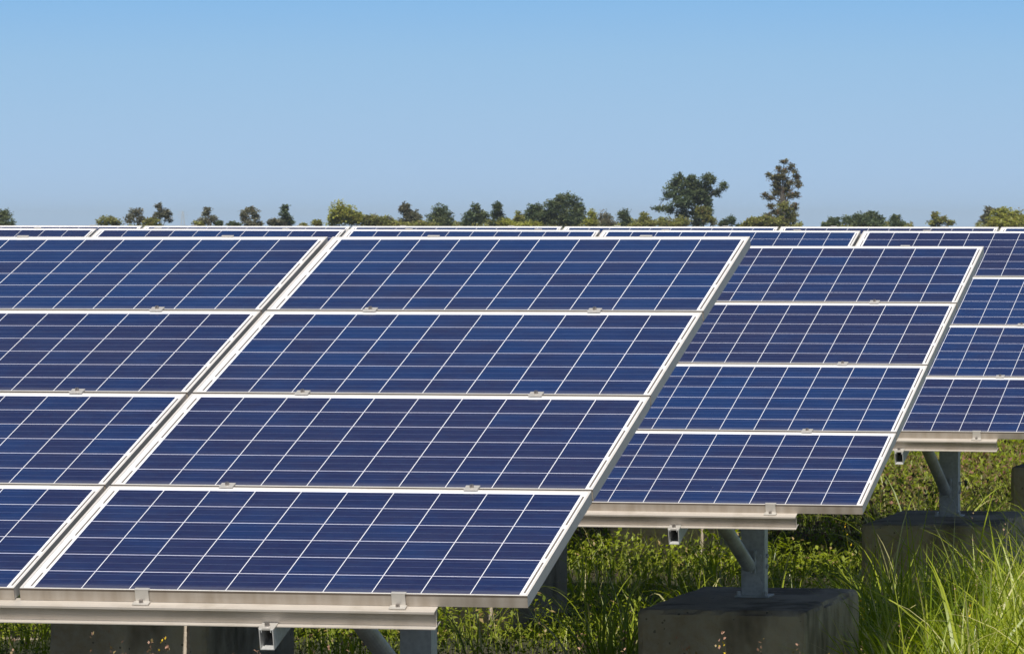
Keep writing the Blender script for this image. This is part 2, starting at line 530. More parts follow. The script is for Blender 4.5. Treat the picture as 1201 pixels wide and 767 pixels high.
def make_array(O, yaw, tilt, slope, curv, ncol, label, footlabels, btop):
    root = empty('solar_array', (O[0], O[1], 0.0), yaw)
    tag(root, label, 'solar array', 'solar arrays standing in rows in the field')
    u = Vector((math.cos(slope), 0, math.sin(slope)))
    v = Vector((0, math.cos(tilt), math.sin(tilt)))
    v = (v - u * u.dot(v)).normalized()
    n = u.cross(v)
    P = Matrix(((u.x, v.x, n.x, 0), (u.y, v.y, n.y, 0), (u.z, v.z, n.z, O[2] + CAMZ), (0, 0, 0, 1)))
    L = 4 * PH + 0.06
    nf = lambda b: curv * b * (L - b)
    off = lambda b: Matrix.Translation((0, 0, nf(b)))
    aL = -(ncol - 1) * (PW + GU)
    for c in range(ncol):
        for t in range(4):
            b = t * (PH + GV)
            rot = math.atan((nf(b + PH) - nf(b)) / PH)
            jx, jn = rng.normal(0, 0.0007), rng.normal(0, 0.0004)
            M = P @ Matrix.Translation((-c * (PW + GU) + jx, b, nf(b) + jn)) @ Matrix.Rotation(rot, 4, 'X')
            place(proto_panel, 'panel', root, M)
        for t in range(5):
            for a in (0.402, 1.246):
                a2 = -c * (PW + GU) + a + rng.normal(0, 0.004)
                if t == 0:
                    place(proto_end, 'end', root, P @ Matrix.Translation((a2, 0, 0)))
                elif t == 4:
                    place(proto_end, 'end', root, P @ off(TOPB) @ Matrix.Translation((a2, TOPB, 0)) @ Matrix.Rotation(math.pi, 4, 'Z'))
                else:
                    b = t * (PH + GV) - GV / 2
                    place(proto_mid, 'mid', root, P @ Matrix.Translation((a2, b, nf(b) + 0.0012)))
    # rails: an open aluminium section under every tier joint
    a0, a1 = aL - 0.25, 1.362
    th = 0.003
    def rail_prof(sg, y0):
        f = lambda y, z: (y0 + sg * y, z)
        t_, b_ = RAIL_N0, RAIL_N1
        return [f(-0.050, t_), f(0.020, t_), f(0.020, t_ - th), f(-0.022, t_ - th), f(-0.022, b_ + th), f(0.020, b_ + th), f(0.020, b_), f(-0.050, b_),
                f(-0.050, b_ + th), f(-0.026, b_ + th), f(-0.026, t_ - th), f(-0.046, t_ - th), f(-0.046, t_ - th - 0.004), f(-0.050, t_ - th - 0.004)]
    for i, (y0, sg) in enumerate(((0.0, 1), (PH + GV / 2, 1), (2 * PH + 1.5 * GV, 1), (3 * PH + 2.5 * GV, 1), (TOPB, -1))):
        MB().prism(rail_prof(sg, y0), a0, a1).build('rail', M_RAIL, root, P @ off(y0))
    # supports
    k = 0
    a = SUP0
    bc = 1.92 / math.cos(tilt)
    while a > aL:
        w = 0.023
        z0, z1 = RAIL_N1 - 0.0005, RAIL_N1 - CH_H
        # rafter: steel channel open at the top with inturned lips
        pr = [(-w, z0), (-w + 0.009, z0), (-w + 0.009, z0 - 0.010), (-w + 0.0065, z0 - 0.010), (-w + 0.0065, z0 - 0.0028), (-w + 0.0028, z0 - 0.0028),
              (-w + 0.0028, z1 + 0.0028), (w - 0.0028, z1 + 0.0028), (w - 0.0028, z0 - 0.0028), (w - 0.0065, z0 - 0.0028), (w - 0.0065, z0 - 0.010),
              (w - 0.009, z0 - 0.010), (w - 0.009, z0), (w, z0), (w, z1), (-w, z1)]
        mb = MB().prism([(-y, z) for y, z in pr], -0.085, TOPB + 0.085, Matrix.Translation((a, 0, 0)) @ Matrix.Rotation(math.pi / 2, 4, 'Z'))
        mb.build('rafter', M_GALV, root, P @ off(bc * .7))
        # clip that holds the lowest rail on the rafter
        mb = MB()
        mb.box((a - 0.026, -0.080, RAIL_N1 + 0.0035), (a + 0.026, -0.030, RAIL_N1 + 0.0075), bevel=0.001)
        mb.box((a - 0.024, -0.0800, RAIL_N1 + 0.0008), (a + 0.024, -0.0745, RAIL_N1 + 0.0050))
        cl = mb.build('rail_clip', M_CLAMP, root, P.copy())
        MB().tube((a - 0.002, -0.058, RAIL_N1 + 0.0075), (a - 0.002, -0.058, RAIL_N1 + 0.017), 0.009, 0.008, 12).build('bolt', M_BOLT, cl)
        # post: folded steel section standing on the footing
        py = 1.92
        head = (P @ Vector((a, bc, RAIL_N1 - CH_H)))
        bz = btop
        W2, D2, TH = 0.056, 0.042, 0.005
        X0 = a + 0.002
        mb = MB()
        mb.box((X0 - W2, py - D2, bz + 0.004), (X0 + W2, py - D2 + TH, head.z + 0.012))
        mb.box((X0 + W2 - TH, py - D2 + TH, bz + 0.004), (X0 + W2, py + D2, head.z - 0.002))
        mb.box((X0 - W2, py - D2 + TH, bz + 0.004), (X0 - W2 + TH, py + D2, head.z - 0.002))
        mb.box((X0 + W2 - 0.022, py + D2, bz + 0.004), (X0 + W2, py + D2 + TH, head.z - 0.004))
        mb.box((X0 - W2, py + D2, bz + 0.004), (X0 - W2 + 0.022, py + D2 + TH, head.z - 0.004))
        post = mb.build('post', M_GALV, root)
        mb = MB().box((X0 - 0.080, py - 0.085, bz + 0.001), (X0 + 0.080, py + 0.085, bz + 0.010), bevel=0.002)
        # rounded stiffener at the foot
        g_ = [(math.cos(q) * 0.052, math.sin(q) * 0.105) for q in np.linspace(0, math.pi, 11)]
        vs = [[mb.bm.verts.new((X0 + x, py - D2 - 0.001 - y, bz + 0.010 + z)) for x, z in g_] for y in (0.0, 0.012)]
        for i in range(10): mb.bm.faces.new((vs[0][i], vs[0][i + 1], vs[1][i + 1], vs[1][i]))
        mb.bm.faces.new(vs[1]); mb.bm.faces.new(vs[0][::-1]); mb.bm.faces.new((vs[0][0], vs[1][0], vs[1][10], vs[0][10]))
        for sx in (-1, 1):
            mb.tube((X0 + sx * 0.064, py - 0.064, bz + 0.010), (X0 + sx * 0.064, py - 0.064, bz + 0.030), 0.010, 0.010, 8)
        mb.build('foot_plate', M_GALV, post)
        mb = MB()
        mb.box((X0 + 0.010, py - D2 - 0.040, bz + 0.115), (X0 + 0.018, py - D2 - 0.001, bz + 0.225))
        mb.box((X0 + 0.018, py - D2 - 0.008, bz + 0.115), (X0 + 0.052, py - D2 - 0.001, bz + 0.225))
        mb.tube((X0 + 0.035, py - D2 - 0.008, bz + 0.145), (X0 + 0.035, py - D2 - 0.018, bz + 0.145), 0.010, n=6)
        mb.tube((X0 + 0.035, py - D2 - 0.008, bz + 0.195), (X0 + 0.035, py - D2 - 0.018, bz + 0.195), 0.010, n=6)
        mb.tube((X0 + W2 - 0.001, py, bz + 0.195), (X0 + W2 + 0.010, py, bz + 0.195), 0.010, n=6)
        mb.tube((X0 + W2 - 0.001, py, bz + 0.145), (X0 + W2 + 0.010, py, bz + 0.145), 0.010, n=6)
        mb.build('brace_bracket', M_GALV, post)
        for sgn, bb in ((-1, 0.66), (1, 3.30)):
            q = P @ Vector((a - 0.015, bb, RAIL_N1 - CH_H - 0.006))
            p0 = Vector((a - 0.012, py + sgn * (D2 + 0.030), bz + 0.150 if sgn < 0 else bz + 0.42))
            mb = MB().tube(p0, q, 0.033, n=20)
            # flattened, bolted lower end
            dv = (p0 - q).normalized()
            mb.box((p0.x - 0.016, p0.y - 0.026, p0.z - 0.030), (p0.x + 0.016, p0.y + 0.026, p0.z + 0.022))
            mb.build('brace', M_GALV, root, smooth=False)
        # saddle joining post and rafter
        mb = MB()
        mb.box((a - 0.032, py - 0.06, head.z - 0.10), (a - 0.027, py + 0.06, head.z + 0.045))
        mb.box((a + 0.027, py - 0.06, head.z - 0.10), (a + 0.032, py + 0.06, head.z + 0.045))
        mb.build('saddle', M_GALV, root)
        # footing, a thing of its own
        Mr = Matrix.Translation((O[0], O[1], 0)) @ Matrix.Rotation(yaw, 4, 'Z')
        c0 = Mr @ Vector((a + 0.005, 1.82, 0))
        footing(c0, yaw, footlabels[min(k, len(footlabels) - 1)], k + O[1], btop)
        a -= SUPD
        k += 1
    return root

def footing(c, yaw, label, seed, BLOCK_TOP):
    from mathutils import noise
    bm = bmesh.new()
    H = BLOCK_TOP + 0.12
    hx, hy, hz = 0.39, 0.78, H / 2
    def grid(o_, a, b, na, nb):
        vs = [[bm.verts.new(o_ + a * (i / na) + b * (j / nb)) for j in range(nb + 1)] for i in range(na + 1)]
        for i in range(na):
            for j in range(nb):
                bm.faces.new((vs[i][j], vs[i + 1][j], vs[i + 1][j + 1], vs[i][j + 1]))
    nx_, ny_, nz_ = 30, 60, 32
    X_, Y_, Z_ = Vector((2 * hx, 0, 0)), Vector((0, 2 * hy, 0)), Vector((0, 0, 2 * hz))
    c0 = Vector((-hx, -hy, -hz))
    grid(c0, X_, Y_, nx_, ny_); grid(c0 + Z_, X_, Y_, nx_, ny_)
    grid(c0, X_, Z_, nx_, nz_); grid(c0 + Y_, X_, Z_, nx_, nz_)
    grid(c0, Y_, Z_, ny_, nz_); grid(c0 + X_, Y_, Z_, ny_, nz_)
    bmesh.ops.remove_doubles(bm, verts=bm.verts, dist=1e-4)
    sd = Vector((seed * 3.1, seed, 0))
    for v in bm.verts:
        p0 = v.co.copy()
        ax, ay, az = hx - abs(p0.x), hy - abs(p0.y), hz - abs(p0.z)
        sg = lambda t_: 1 if t_ > 0 else -1
        d = noise.noise(p0 * 3 + sd) * 0.006 + noise.noise(p0 * 14 + sd) * 0.003
        wear = 0.005 + 0.034 * max(0.0, noise.noise(p0 * 5 + sd * 2)) + 0.012 * max(0.0, noise.noise(p0 * 17 + sd))
        def near(t_): return max(0.0, 1 - t_ / 0.035)
        if ax < 1e-5: v.co.x -= sg(p0.x) * (wear * max(near(ay), near(az)) ** 2 - d)
        if ay < 1e-5: v.co.y -= sg(p0.y) * (wear * max(near(ax), near(az)) ** 2 - d)
        if az < 1e-5: v.co.z -= sg(p0.z) * (wear * max(near(ax), near(ay)) ** 2 + max(0.0, -d) * 0.8)
    me = bpy.data.meshes.new('concrete_footing')
    bmesh.ops.recalc_face_normals(bm, faces=bm.faces)
    bm.to_mesh(me); bm.free()
    me.materials.append(M_CONC)
    o = link(bpy.data.objects.new('concrete_footing', me))
    o.location = (c.x, c.y, BLOCK_TOP - H / 2)
    o.rotation_euler = (0, 0, yaw)
    tag(o, label, 'footing', 'concrete footings under the array posts')
    FEET.append((c.x, c.y, yaw))
    return o
FEET = []

ARR = [
 ((-1.5611, 16.39747, -1.13863), -0.22474, 0.27808, 0.0008, 0.0014, 3,
  'nearest blue solar array, filling the left and middle, its full aluminium lower edge in front',
  ['concrete footing out of sight under the nearest solar array, at its right end post', 'concrete footing out of sight under the nearest solar array, at its left post']),
 ((-0.08679, 22.84468, -1.20018), -0.22614, 0.27921, -0.0012, 0.00133, 4,
  'second solar array, right of the nearest one, its right end above a large concrete block',
  ['large concrete block in shade under the post of the second solar array',
   'dark concrete block seen low under the rail of the nearest solar array at bottom left',
   'concrete block hidden behind the nearest solar array, left end of the second array']),
 ((1.33581, 28.71534, -1.11267), -0.22521, 0.27578, -0.00288, 0.00008, 6,
  'third solar array, partly behind the second, cut off by the right side of the photo',
  ['concrete block behind tall grass at right, under the post of the third array',
   'dark concrete block just beyond the lower right corner of the nearest solar array',
   'concrete block out of sight under the third array, third post from its right end']),
 ((2.79283, 34.96294, -1.09613), -0.22473, 0.27808, -0.00147, 0.0, 7,
  'farthest solar array, only its thin top strip showing in front of the trees',
  ['concrete block at the right edge, under the rightmost post of the farthest array',
   'concrete block under the farthest solar array, second post from its right end',
   'concrete block out of sight behind the other arrays, under the farthest solar array']),
]
for a_, bt_ in zip(ARR, BLOCK_TOPS):
    make_array(*a_, bt_)

# thin rusty rod standing below the front rail
rp = pt(220.5, 17.6, z=0)
mb = MB().tube((0, 0, -0.1), (0, 0, 1.20), 0.0055, n=8)
for i in range(46):
    mb.tube((0, 0, -0.05 + i * 0.027), (0, 0, -0.038 + i * 0.027), 0.0066, 0.0062, 8)
rod = mb.build('steel_rod', M_RUST)
rod.location = rp
tag(rod, 'thin brown rod standing upright below the front rail of the nearest solar array', 'rod')

# ------------------------------------------------------------------ vegetation near the arrays
def in_footing(x, y, pad=0.0):
    m = np.zeros(np.shape(x), bool)
    for fx, fy, ya in FEET:
        c, s = math.cos(ya), math.sin(ya)
        dx, dy = x - fx, y - fy
        a, b = dx * c + dy * s, -dx * s + dy * c
        m |= (np.abs(a) < 0.39 + pad) & (np.abs(b) < 0.78 + pad)
    return m

def px_of(x, y): return 600.5 + FPX * x / y

def sample_ground(n, y0, y1, margin=1.6):
    """points on the ground inside a wedge a little wider than the view, denser near"""
    out = np.zeros((0, 2))
    while len(out) < n:
        y = rng.uniform(y0, y1, n)
        half = y * 0.102 + margin
        x = rng.uniform(-1, 1, n) * half
        keep = rng.uniform(0, 1, n) < half / (y1 * 0.102 + margin) * 1.0
        keep &= ~in_footing(x, y, 0.01)
        out = np.concatenate([out, np.stack([x, y], -1)[keep]])
    return out[:n]

def rhombus_leaves(P, L, Wd, updir=0.6):
    """leaf-shaped quads: base, side, tip, side, slightly folded"""
    n = len(P)
    az = rng.uniform(0, 2 * np.pi, n)
    el = np.clip(rng.normal(updir, 0.45, n), -0.5, 1.45)
    d = np.stack([np.cos(az) * np.cos(el), np.sin(az) * np.cos(el), np.sin(el)], -1)
    s = np.stack([-np.sin(az), np.cos(az), rng.normal(0, 0.35, n)], -1)
    s /= np.linalg.norm(s, axis=1)[:, None]
    L, Wd = L[:, None], Wd[:, None]
    nn = np.cross(d, s)
    a = P; b = P + d * L * 0.5 + s * Wd * 0.5 + nn * Wd * 0.12
    c = P + d * L - nn * L * 0.12; e = P + d * L * 0.5 - s * Wd * 0.5 + nn * Wd * 0.12
    V = np.stack([a, b, c, e], 1).reshape(-1, 3)
    i = np.arange(n)[:, None] * 4
    F = np.concatenate([i, i + 1, i + 2, i + 3], 1)
    return V, F

def under_array(x, y):
    """1 beneath a table, where plants stay low for want of light"""
    m = np.zeros(np.shape(x))
    for (O, yaw, *_r) in ARR:
        dx, dy = x - O[0], y - O[1]
        a = dx * math.cos(yaw) + dy * math.sin(yaw); b = -dx * math.sin(yaw) + dy * math.cos(yaw)
        m = np.maximum(m, ((a < 1.7) & (b > 0.5) & (b < 4.9)) * 1.0)
    return m

def cover_height(x, y):
    h = 0.10 + 0.24 * vnoise(x, y, 1.1, 3) * vnoise(x, y, 3.3, 5) * 1.5 + 0.05 * vnoise(x, y, 7, 6)
    h = h * (1 - 0.55 * under_array(x, y))
    return h + (1 - 0.6 * under_array(x, y)) * np.clip((y - 36) / 4, 0, 1) * 0.42 * vnoise(x, y, 2.1, 12)

M_WEED = mat_leaf('weed_leaves', (0.100, 0.145, 0.010), (0.360, 0.420, 0.040), (0.40, 0.30, 0.13), 0.06, 0.45, patch=((0.22, 0.250, 0.050), 0.9))
M_WEED2 = mat_leaf('dry_weed_leaves', (0.060, 0.070, 0.016), (0.15, 0.105, 0.045), (0.28, 0.150, 0.100), 0.25, 0.35)  # dry brown, darkened further to stand in for array shade on these weeds
M_BLADE = mat_leaf('grass_blades', (0.120, 0.190, 0.010), (0.400, 0.440, 0.045), (0.56, 0.52, 0.24), 0.10, 0.45, rough=0.38, spec=0.5)
M_STALK = mat_leaf('dry_stalks', (0.16, 0.13, 0.05), (0.20, 0.17, 0.07), (0.12, 0.13, 0.04), 0.2, 0.25)
M_SEED = mat_leaf('pink_seed_heads', (0.34, 0.19, 0.13), (0.48, 0.30, 0.22), (0.30, 0.22, 0.10), 0.2, 0.3)
M_YELLOW = mat_leaf('yellow_flowers', (0.62, 0.42, 0.02), (0.70, 0.50, 0.03), (0.6, 0.35, 0.02), 0.1, 0.2)

# low broadleaf cover
N = 330000
P2 = sample_ground(N, 18.5, 63.0)
h = cover_height(P2[:, 0], P2[:, 1])
z = h * np.power(rng.uniform(0, 1, N), 0.55)
L = rng.uniform(0.018, 0.045, N) * np.clip(P2[:, 1] / 30, 1, 1.7); W_ = L * rng.uniform(0.35, 0.7, N)
V, F = rhombus_leaves(np.stack([P2[:, 0], P2[:, 1], z], -1), L, W_)
far_dry = (P2[:, 1] > 37) & (P2[:, 1] < 49) & (rng.uniform(0, 1, N) < 0.6)
def pick(V, F, mask):
    F2 = F[mask]; idx = F2.ravel()
    return V[idx], np.arange(len(idx)).reshape(-1, 4)
V1, F1 = pick(V, F, ~far_dry)
o = np_mesh('ground_cover', V1, F1, M_WEED); tag(o, 'low green leafy weeds covering the ground between the arrays', 'weeds', kind='stuff')
V1, F1 = pick(V, F, far_dry)
o = np_mesh('dry_ground_cover', V1, F1, M_WEED2); tag(o, 'brownish dry weeds behind the third solar array at the right', 'weeds', kind='stuff')

def blades(root, az, lean, length, width, droop, segs=6):
    """curved tapered strips; every argument an array"""
    n = len(root)
    t = np.linspace(0, 1, segs + 1)
    V = np.zeros((n, segs + 1, 2, 3))
    ang = np.pi / 2 - lean
    p = root.copy()
    h = np.stack([np.cos(az), np.sin(az), np.zeros(n)], -1)
    up = np.array([0, 0, 1.0])
    s = np.stack([-np.sin(az), np.cos(az), np.zeros(n)], -1)
    tw = rng.normal(0, 0.5, n)
    for i, ti in enumerate(t):
        w = width * np.clip((1 - ti) ** 0.75, 0.03, 1) * (0.6 + 0.4 * min(1, ti * 5))
        a = ang - droop * ti ** 1.6
        nrm = -h * np.sin(a)[:, None] + up * np.cos(a)[:, None]
        ss = s * np.cos(tw)[:, None] + nrm * np.sin(tw)[:, None]
        V[:, i, 0] = p + ss * (w / 2)[:, None]
        V[:, i, 1] = p - ss * (w / 2)[:, None]
        p = p + (h * np.cos(a)[:, None] + up * np.sin(a)[:, None]) * (length / segs)[:, None]
    Vf = V.reshape(-1, 3)
    base = (np.arange(n) * (segs + 1) * 2)[:, None]
    F = []
    for i in range(segs):
        k = base + i * 2
        F.append(np.concatenate([k, k + 1, k + 3, k + 2], 1))
    F = np.stack(F, 1).reshape(-1, 4)
    return Vf, F

# short grass through the cover
N = 60000
P2 = sample_ground(N, 18.5, 55.0)
keep = rng.uniform(0, 1, N) < 0.35 + 0.65 * (vnoise(P2[:, 0], P2[:, 1], 0.9, 9) > 0.45)
P2 = P2[keep]; N = len(P2)
h = cover_height(P2[:, 0], P2[:, 1])
V, F = blades(np.stack([P2[:, 0], P2[:, 1], np.zeros(N)], -1), rng.uniform(0, 6.283, N), rng.uniform(0, 0.5, N),
              (h + 0.04) * rng.uniform(0.6, 1.35, N), rng.uniform(0.004, 0.008, N), rng.uniform(0.2, 1.6, N), 4)
o = np_mesh('short_grass', V, F, M_BLADE); tag(o, 'short green grass growing between the concrete blocks', 'grass', kind='stuff')

def tuft(xy, n, hgt, spread=0.07, wid=(0.009, 0.021), az=None, azs=6.283, droop=(0.4, 2.0), z0=0.0):
    n = int(n)
    r = np.abs(rng.normal(0, spread, n)); q = rng.uniform(0, 6.283, n)
    root = np.stack([xy[0] + r * np.cos(q), xy[1] + r * np.sin(q), np.full(n, z0)], -1)
    a = rng.uniform(0, 6.283, n) if az is None else az + rng.normal(0, azs, n)
    return blades(root, a, rng.uniform(0.02, 0.55, n), hgt * rng.uniform(0.55, 1.15, n), rng.uniform(*wid, n), rng.uniform(*droop, n), 8)

# tall grass: clumps scattered where the photo has them
def cat(parts):
    Vs, Fs, o_ = [], [], 0
    for V, F in parts:
        Vs.append(V); Fs.append(F + o_); o_ += len(V)
    return np.concatenate(Vs), np.concatenate(Fs)
parts = []
def scatter(npts, pxr, dr, hr, nb=(8, 20), **kw):
    k = 0
    while k < npts:
        d = rng.uniform(*dr); x = (rng.uniform(*pxr) - 600.5) / FPX * d
        if in_footing(np.array([x]), np.array([d]), 0.05)[0]: continue
        hh = rng.uniform(*hr) * (0.7 + 0.6 * vnoise(x, d, 1.3, 8))
        parts.append(tuft((x, d), rng.integers(*nb), float(hh), **kw))
        k += 1
scatter(230, (1030, 1300), (22.5, 28.5), (0.55, 0.98), droop=(0.15, 1.8), wid=(0.010, 0.026))
scatter(44, (1010, 1200), (26.6, 28.8), (0.60, 0.95), wid=(0.010, 0.022))        # dense stand at the right
scatter(80, (990, 1060), (24.5, 28.5), (0.30, 0.55))
scatter(55, (1110, 1300), (22.8, 25.5), (0.80, 1.15), wid=(0.012, 0.026), droop=(0.1, 1.7))
scatter(110, (1020, 1320), (26.5, 29.6), (0.65, 0.95))
scatter(60, (990, 1320), (29.5, 33), (0.35, 0.60))
scatter(34, (690, 1010), (26.8, 29.2), (0.35, 0.70), nb=(6, 14))          # behind the block
scatter(12, (640, 1000), (32, 35), (0.35, 0.50))
scatter(22, (640, 1010), (28.6, 30.2), (0.50, 0.78), nb=(6, 13), wid=(0.011, 0.020), droop=(0.6, 2.2))
scatter(20, (-60, 640), (27, 33), (0.25, 0.5))
scatter(60, (1030, 1300), (33.5, 37), (0.45, 0.85))
scatter(8, (880, 1000), (22.9, 23.5), (0.25, 0.45), nb=(5, 10))
V, F = cat(parts)
o = np_mesh('tall_grass', V, F, M_BLADE); tag(o, 'dense tall green grass standing at the right and behind the blocks', 'grass', kind='stuff')

# single clumps one can point to
def clump(px, d, n, hgt, label, **kw):
    P0 = pt(px, d, z=0)
    V, F = tuft((0, 0), n, hgt, **kw)
    o = np_mesh('grass_clump', V, F, M_BLADE)
    o.location = P0
    tag(o, label, 'grass clump', 'clumps of long grass')
clump(706, 27.4, 30, 0.80, 'long-bladed grass clump arching left beside the lower right corner of the nearest solar array', spread=0.10, wid=(0.010, 0.017), az=2.7, azs=0.9, droop=(0.8, 2.0))
clump(735, 27.8, 22, 0.78, 'long-bladed grass clump standing just left of the large shaded concrete block', spread=0.09, wid=(0.009, 0.016))
clump(975, 23.45, 16, 0.56, 'dark grass clump in front of the right side of the large concrete block', spread=0.05, wid=(0.010, 0.016), droop=(0.6, 1.8))
clump(1092, 22.6, 26, 0.80, 'bright arching grass clump at lower right, tallest in front of the third array', spread=0.08, wid=(0.010, 0.018), droop=(0.8, 2.2))
clump(1158, 22.3, 22, 0.85, 'bright tall grass clump near the right edge, blades leaning both ways', spread=0.08, wid=(0.010, 0.016))

# seed stalks and flower heads
def stalks(name, specs, label, matS, matH, headsize=(0.006, 0.011), heads=6):
    Vs = []; Hp = []
    root = np.array([[x, y, 0] for x, y, hh in specs]); n = len(root)
    az = rng.uniform(0, 6.283, n); ln = np.array([s_[2] for s_ in specs])
    lean, droop = rng.uniform(0, 0.15, n), rng.uniform(0, 0.35, n)
    V, F = blades(root, az, lean, ln, np.full(n, 0.0045), droop, 6)
    st = np_mesh(name, V, F, matS)
    Vr = V.reshape(n, 7, 2, 3).mean(2)
    P_ = []
    for i in range(n):
        for k in range(heads):
            f = rng.uniform(0, 1)
            P_.append(Vr[i, 5] * f + Vr[i, 6] * (1 - f) + rng.normal(0, 0.006, 3))
    P_ = np.array(P_); m = len(P_)
    L_ = rng.uniform(*headsize, m) * 2
    V2, F2 = rhombus_leaves(P_, L_, L_ * 0.7, 1.0)
    hd = np_mesh('seed_heads' if matH is M_SEED else 'flower_heads', V2, F2, matH, st)
    tag(hd, kind='stuff')
    tag(st, label, 'weeds', kind='stuff')
sp = []
for _ in range(130):
    d = rng.uniform(22.3, 27.0); px = rng.uniform(-40, 1010)
    x = (px - 600.5) / FPX * d
    if in_footing(np.array([x]), np.array([d]), 0.03)[0]: continue
    top = rng.uniform(738, 790)
    hh = CAMZ - (top - HOR) / FPX * d
    if 0.2 < hh < 0.9: sp.append((x, d, hh))
stalks('seed_stalks', sp, 'thin stalks with small pink seed heads along the bottom of the photo', M_STALK, M_SEED)
sp = []
for px, py, d in ((1011, 603, 27.0), (1005, 614, 28.0), (172, 748, 23.0), (1015, 700, 24), (980, 762, 23.0), (640, 705, 27.0), (1130, 700, 23.5), (850, 755, 22.9)):
    hh = CAMZ - (py - HOR) / FPX * d
    sp.append(((px - 600.5) / FPX * d, d, hh))
stalks('flower_stalks', sp, 'few thin stalks topped with tiny yellow flowers among the weeds', M_BLADE, M_YELLOW, (0.006, 0.009), 5)
# bare stalks rising through the right-hand stand
sp = []
for _ in range(26):
    d = rng.uniform(22.5, 27); sp.append(((rng.uniform(1040, 1230) - 600.5) / FPX * d, d, rng.uniform(0.55, 1.0)))
stalks('tall_stalks', sp, 'tall pale stalks rising above the grass at the right', M_STALK, M_SEED, (0.004, 0.007), 4)

# ------------------------------------------------------------------ trees on the horizon
def mat_bark():
    t = NT('bark')
    n = t.noise(t.scale(t.coord(), (3, 3, 0.8)), 3.0, 4)
    t.bsdf(t.mix(t.mapr(n, 0.35, 0.65), (0.05, 0.042, 0.036), (0.10, 0.085, 0.07)), 0.9)
    return t.m
M_BARK = mat_bark()
CROWN = {
 'dark': mat_leaf('dark_crown', (0.055, 0.085, 0.045), (0.130, 0.165, 0.080), (0.10, 0.10, 0.04), 0.10, 0.30, patch=((0.115, 0.130, 0.055), 0.5)),
 'grey': mat_leaf('grey_crown', (0.120, 0.125, 0.082), (0.210, 0.205, 0.135), (0.13, 0.10, 0.06), 0.14, 0.30, patch=((0.140, 0.125, 0.085), 0.6)),
 'brown': mat_leaf('brown_crown', (0.105, 0.105, 0.055), (0.185, 0.170, 0.090), (0.22, 0.12, 0.07), 0.16, 0.30, patch=((0.150, 0.145, 0.050), 0.6)),
 'yellow': mat_leaf('yellow_green_crown', (0.240, 0.265, 0.050), (0.400, 0.400, 0.100), (0.17, 0.13, 0.04), 0.12, 0.40, patch=((0.180, 0.170, 0.060), 0.5)),
 'olive': mat_leaf('olive_crown', (0.165, 0.185, 0.050), (0.300, 0.290, 0.095), (0.15, 0.11, 0.05), 0.14, 0.35, patch=((0.120, 0.125, 0.045), 0.5)),
}

def make_tree(kind, label, colour, d, blobs, tx, cov=1.0, clump_r=0.30, leaf=(0.14, 0.34), name='tree', grow=1.08):
    """blobs: (cx, cy, rx, ry) outlines read off the photo's far crowns, built as solid leafy volumes at distance d"""
    k = d / FPX
    base = pt(tx, d, z=0)
    root = empty(name, base)
    tag(root, label, kind, 'trees along the horizon')
    centres, radii = [], []
    C = []
    for cx, cy, rx, ry in blobs:
        rx *= grow; ry *= min(grow, 1.12)
        c = pt(cx, d, py=cy) - base
        c.y += rng.normal(0, rx * k * 0.5)
        R3 = np.array([rx * k, max(rx, ry) * k * 0.9, ry * k])
        centres.append(np.array(c)); radii.append(R3)
        n = int(cov * 0.25 * rx * ry / (clump_r / k / 3.6) ** 2) + 3
        v = rng.normal(0, 1, (n, 3)); v /= np.linalg.norm(v, axis=1)[:, None]
        r = rng.uniform(0.08, 1.0, n) ** 0.5 * (1 + 0.22 * np.sin(v[:, 0] * 5 + cx) * np.sin(v[:, 2] * 6 + cy)) * rng.choice([1, 1, 1, 1.22], n)
        C.append(np.array(c) + v * r[:, None] * R3 * (1 - 0.5 * clump_r / R3.max()))
    C = np.concatenate(C)
    rad = clump_r * rng.uniform(0.55, 1.35, len(C))
    m = 13
    v = rng.normal(0, 1, (len(C), m, 3)); v /= np.linalg.norm(v, axis=2)[:, :, None]
    P_ = (C[:, None] + v * (rng.uniform(0.3, 1, (len(C), m, 1)) * rad[:, None, None] * np.array([1.2, 1.2, 0.7]))).reshape(-1, 3)
    P_[:, 2] = np.maximum(P_[:, 2], 0.2)
    n = len(P_)
    L_ = rng.uniform(*leaf, n)
    V, F = rhombus_leaves(P_, L_, L_ * rng.uniform(0.5, 0.8, n), 0.2)
    # trunk and limbs
    mb = MB()
    top = max(c[2] + r_[2] * 0.4 for c, r_ in zip(centres, radii))
    H = max(1.0, top)
    tr = 0.014 * H + 0.04
    pts = [Vector((0, 0, -0.2)), Vector((rng.normal(0, 0.1), 0, H * 0.35)), Vector((rng.normal(0, 0.2), 0, H * 0.65)), Vector((centres[0][0] * 0.6, centres[0][1] * 0.5, H * 0.92))]
    rr = [tr, tr * 0.75, tr * 0.5, tr * 0.15]
    for i in range(3): mb.tube(pts[i], pts[i + 1], rr[i], rr[i + 1], 8)
    for c, r_ in zip(centres, radii):
        s_ = pts[1].lerp(pts[2], rng.uniform(0, 0.9)) if c[2] > H * 0.4 else pts[0].lerp(pts[1], 0.7)
        e_ = Vector(c)
        mid = s_.lerp(e_, 0.55) + Vector((0, 0, 0.08 * (e_ - s_).length))
        mb.tube(s_, mid, tr * 0.42, tr * 0.26, 6); mb.tube(mid, e_, tr * 0.26, tr * 0.12, 6)
        near = C[np.argsort(np.linalg.norm(C - c, axis=1))[::max(1, len(C) // 60)][:7]]
        for q in near:
            mb.tube(e_, Vector(q), tr * 0.13, tr * 0.04, 5)
    mb.build('trunk', M_BARK, root)
    np_mesh('crown', V, F, CROWN[colour], root)
    return root

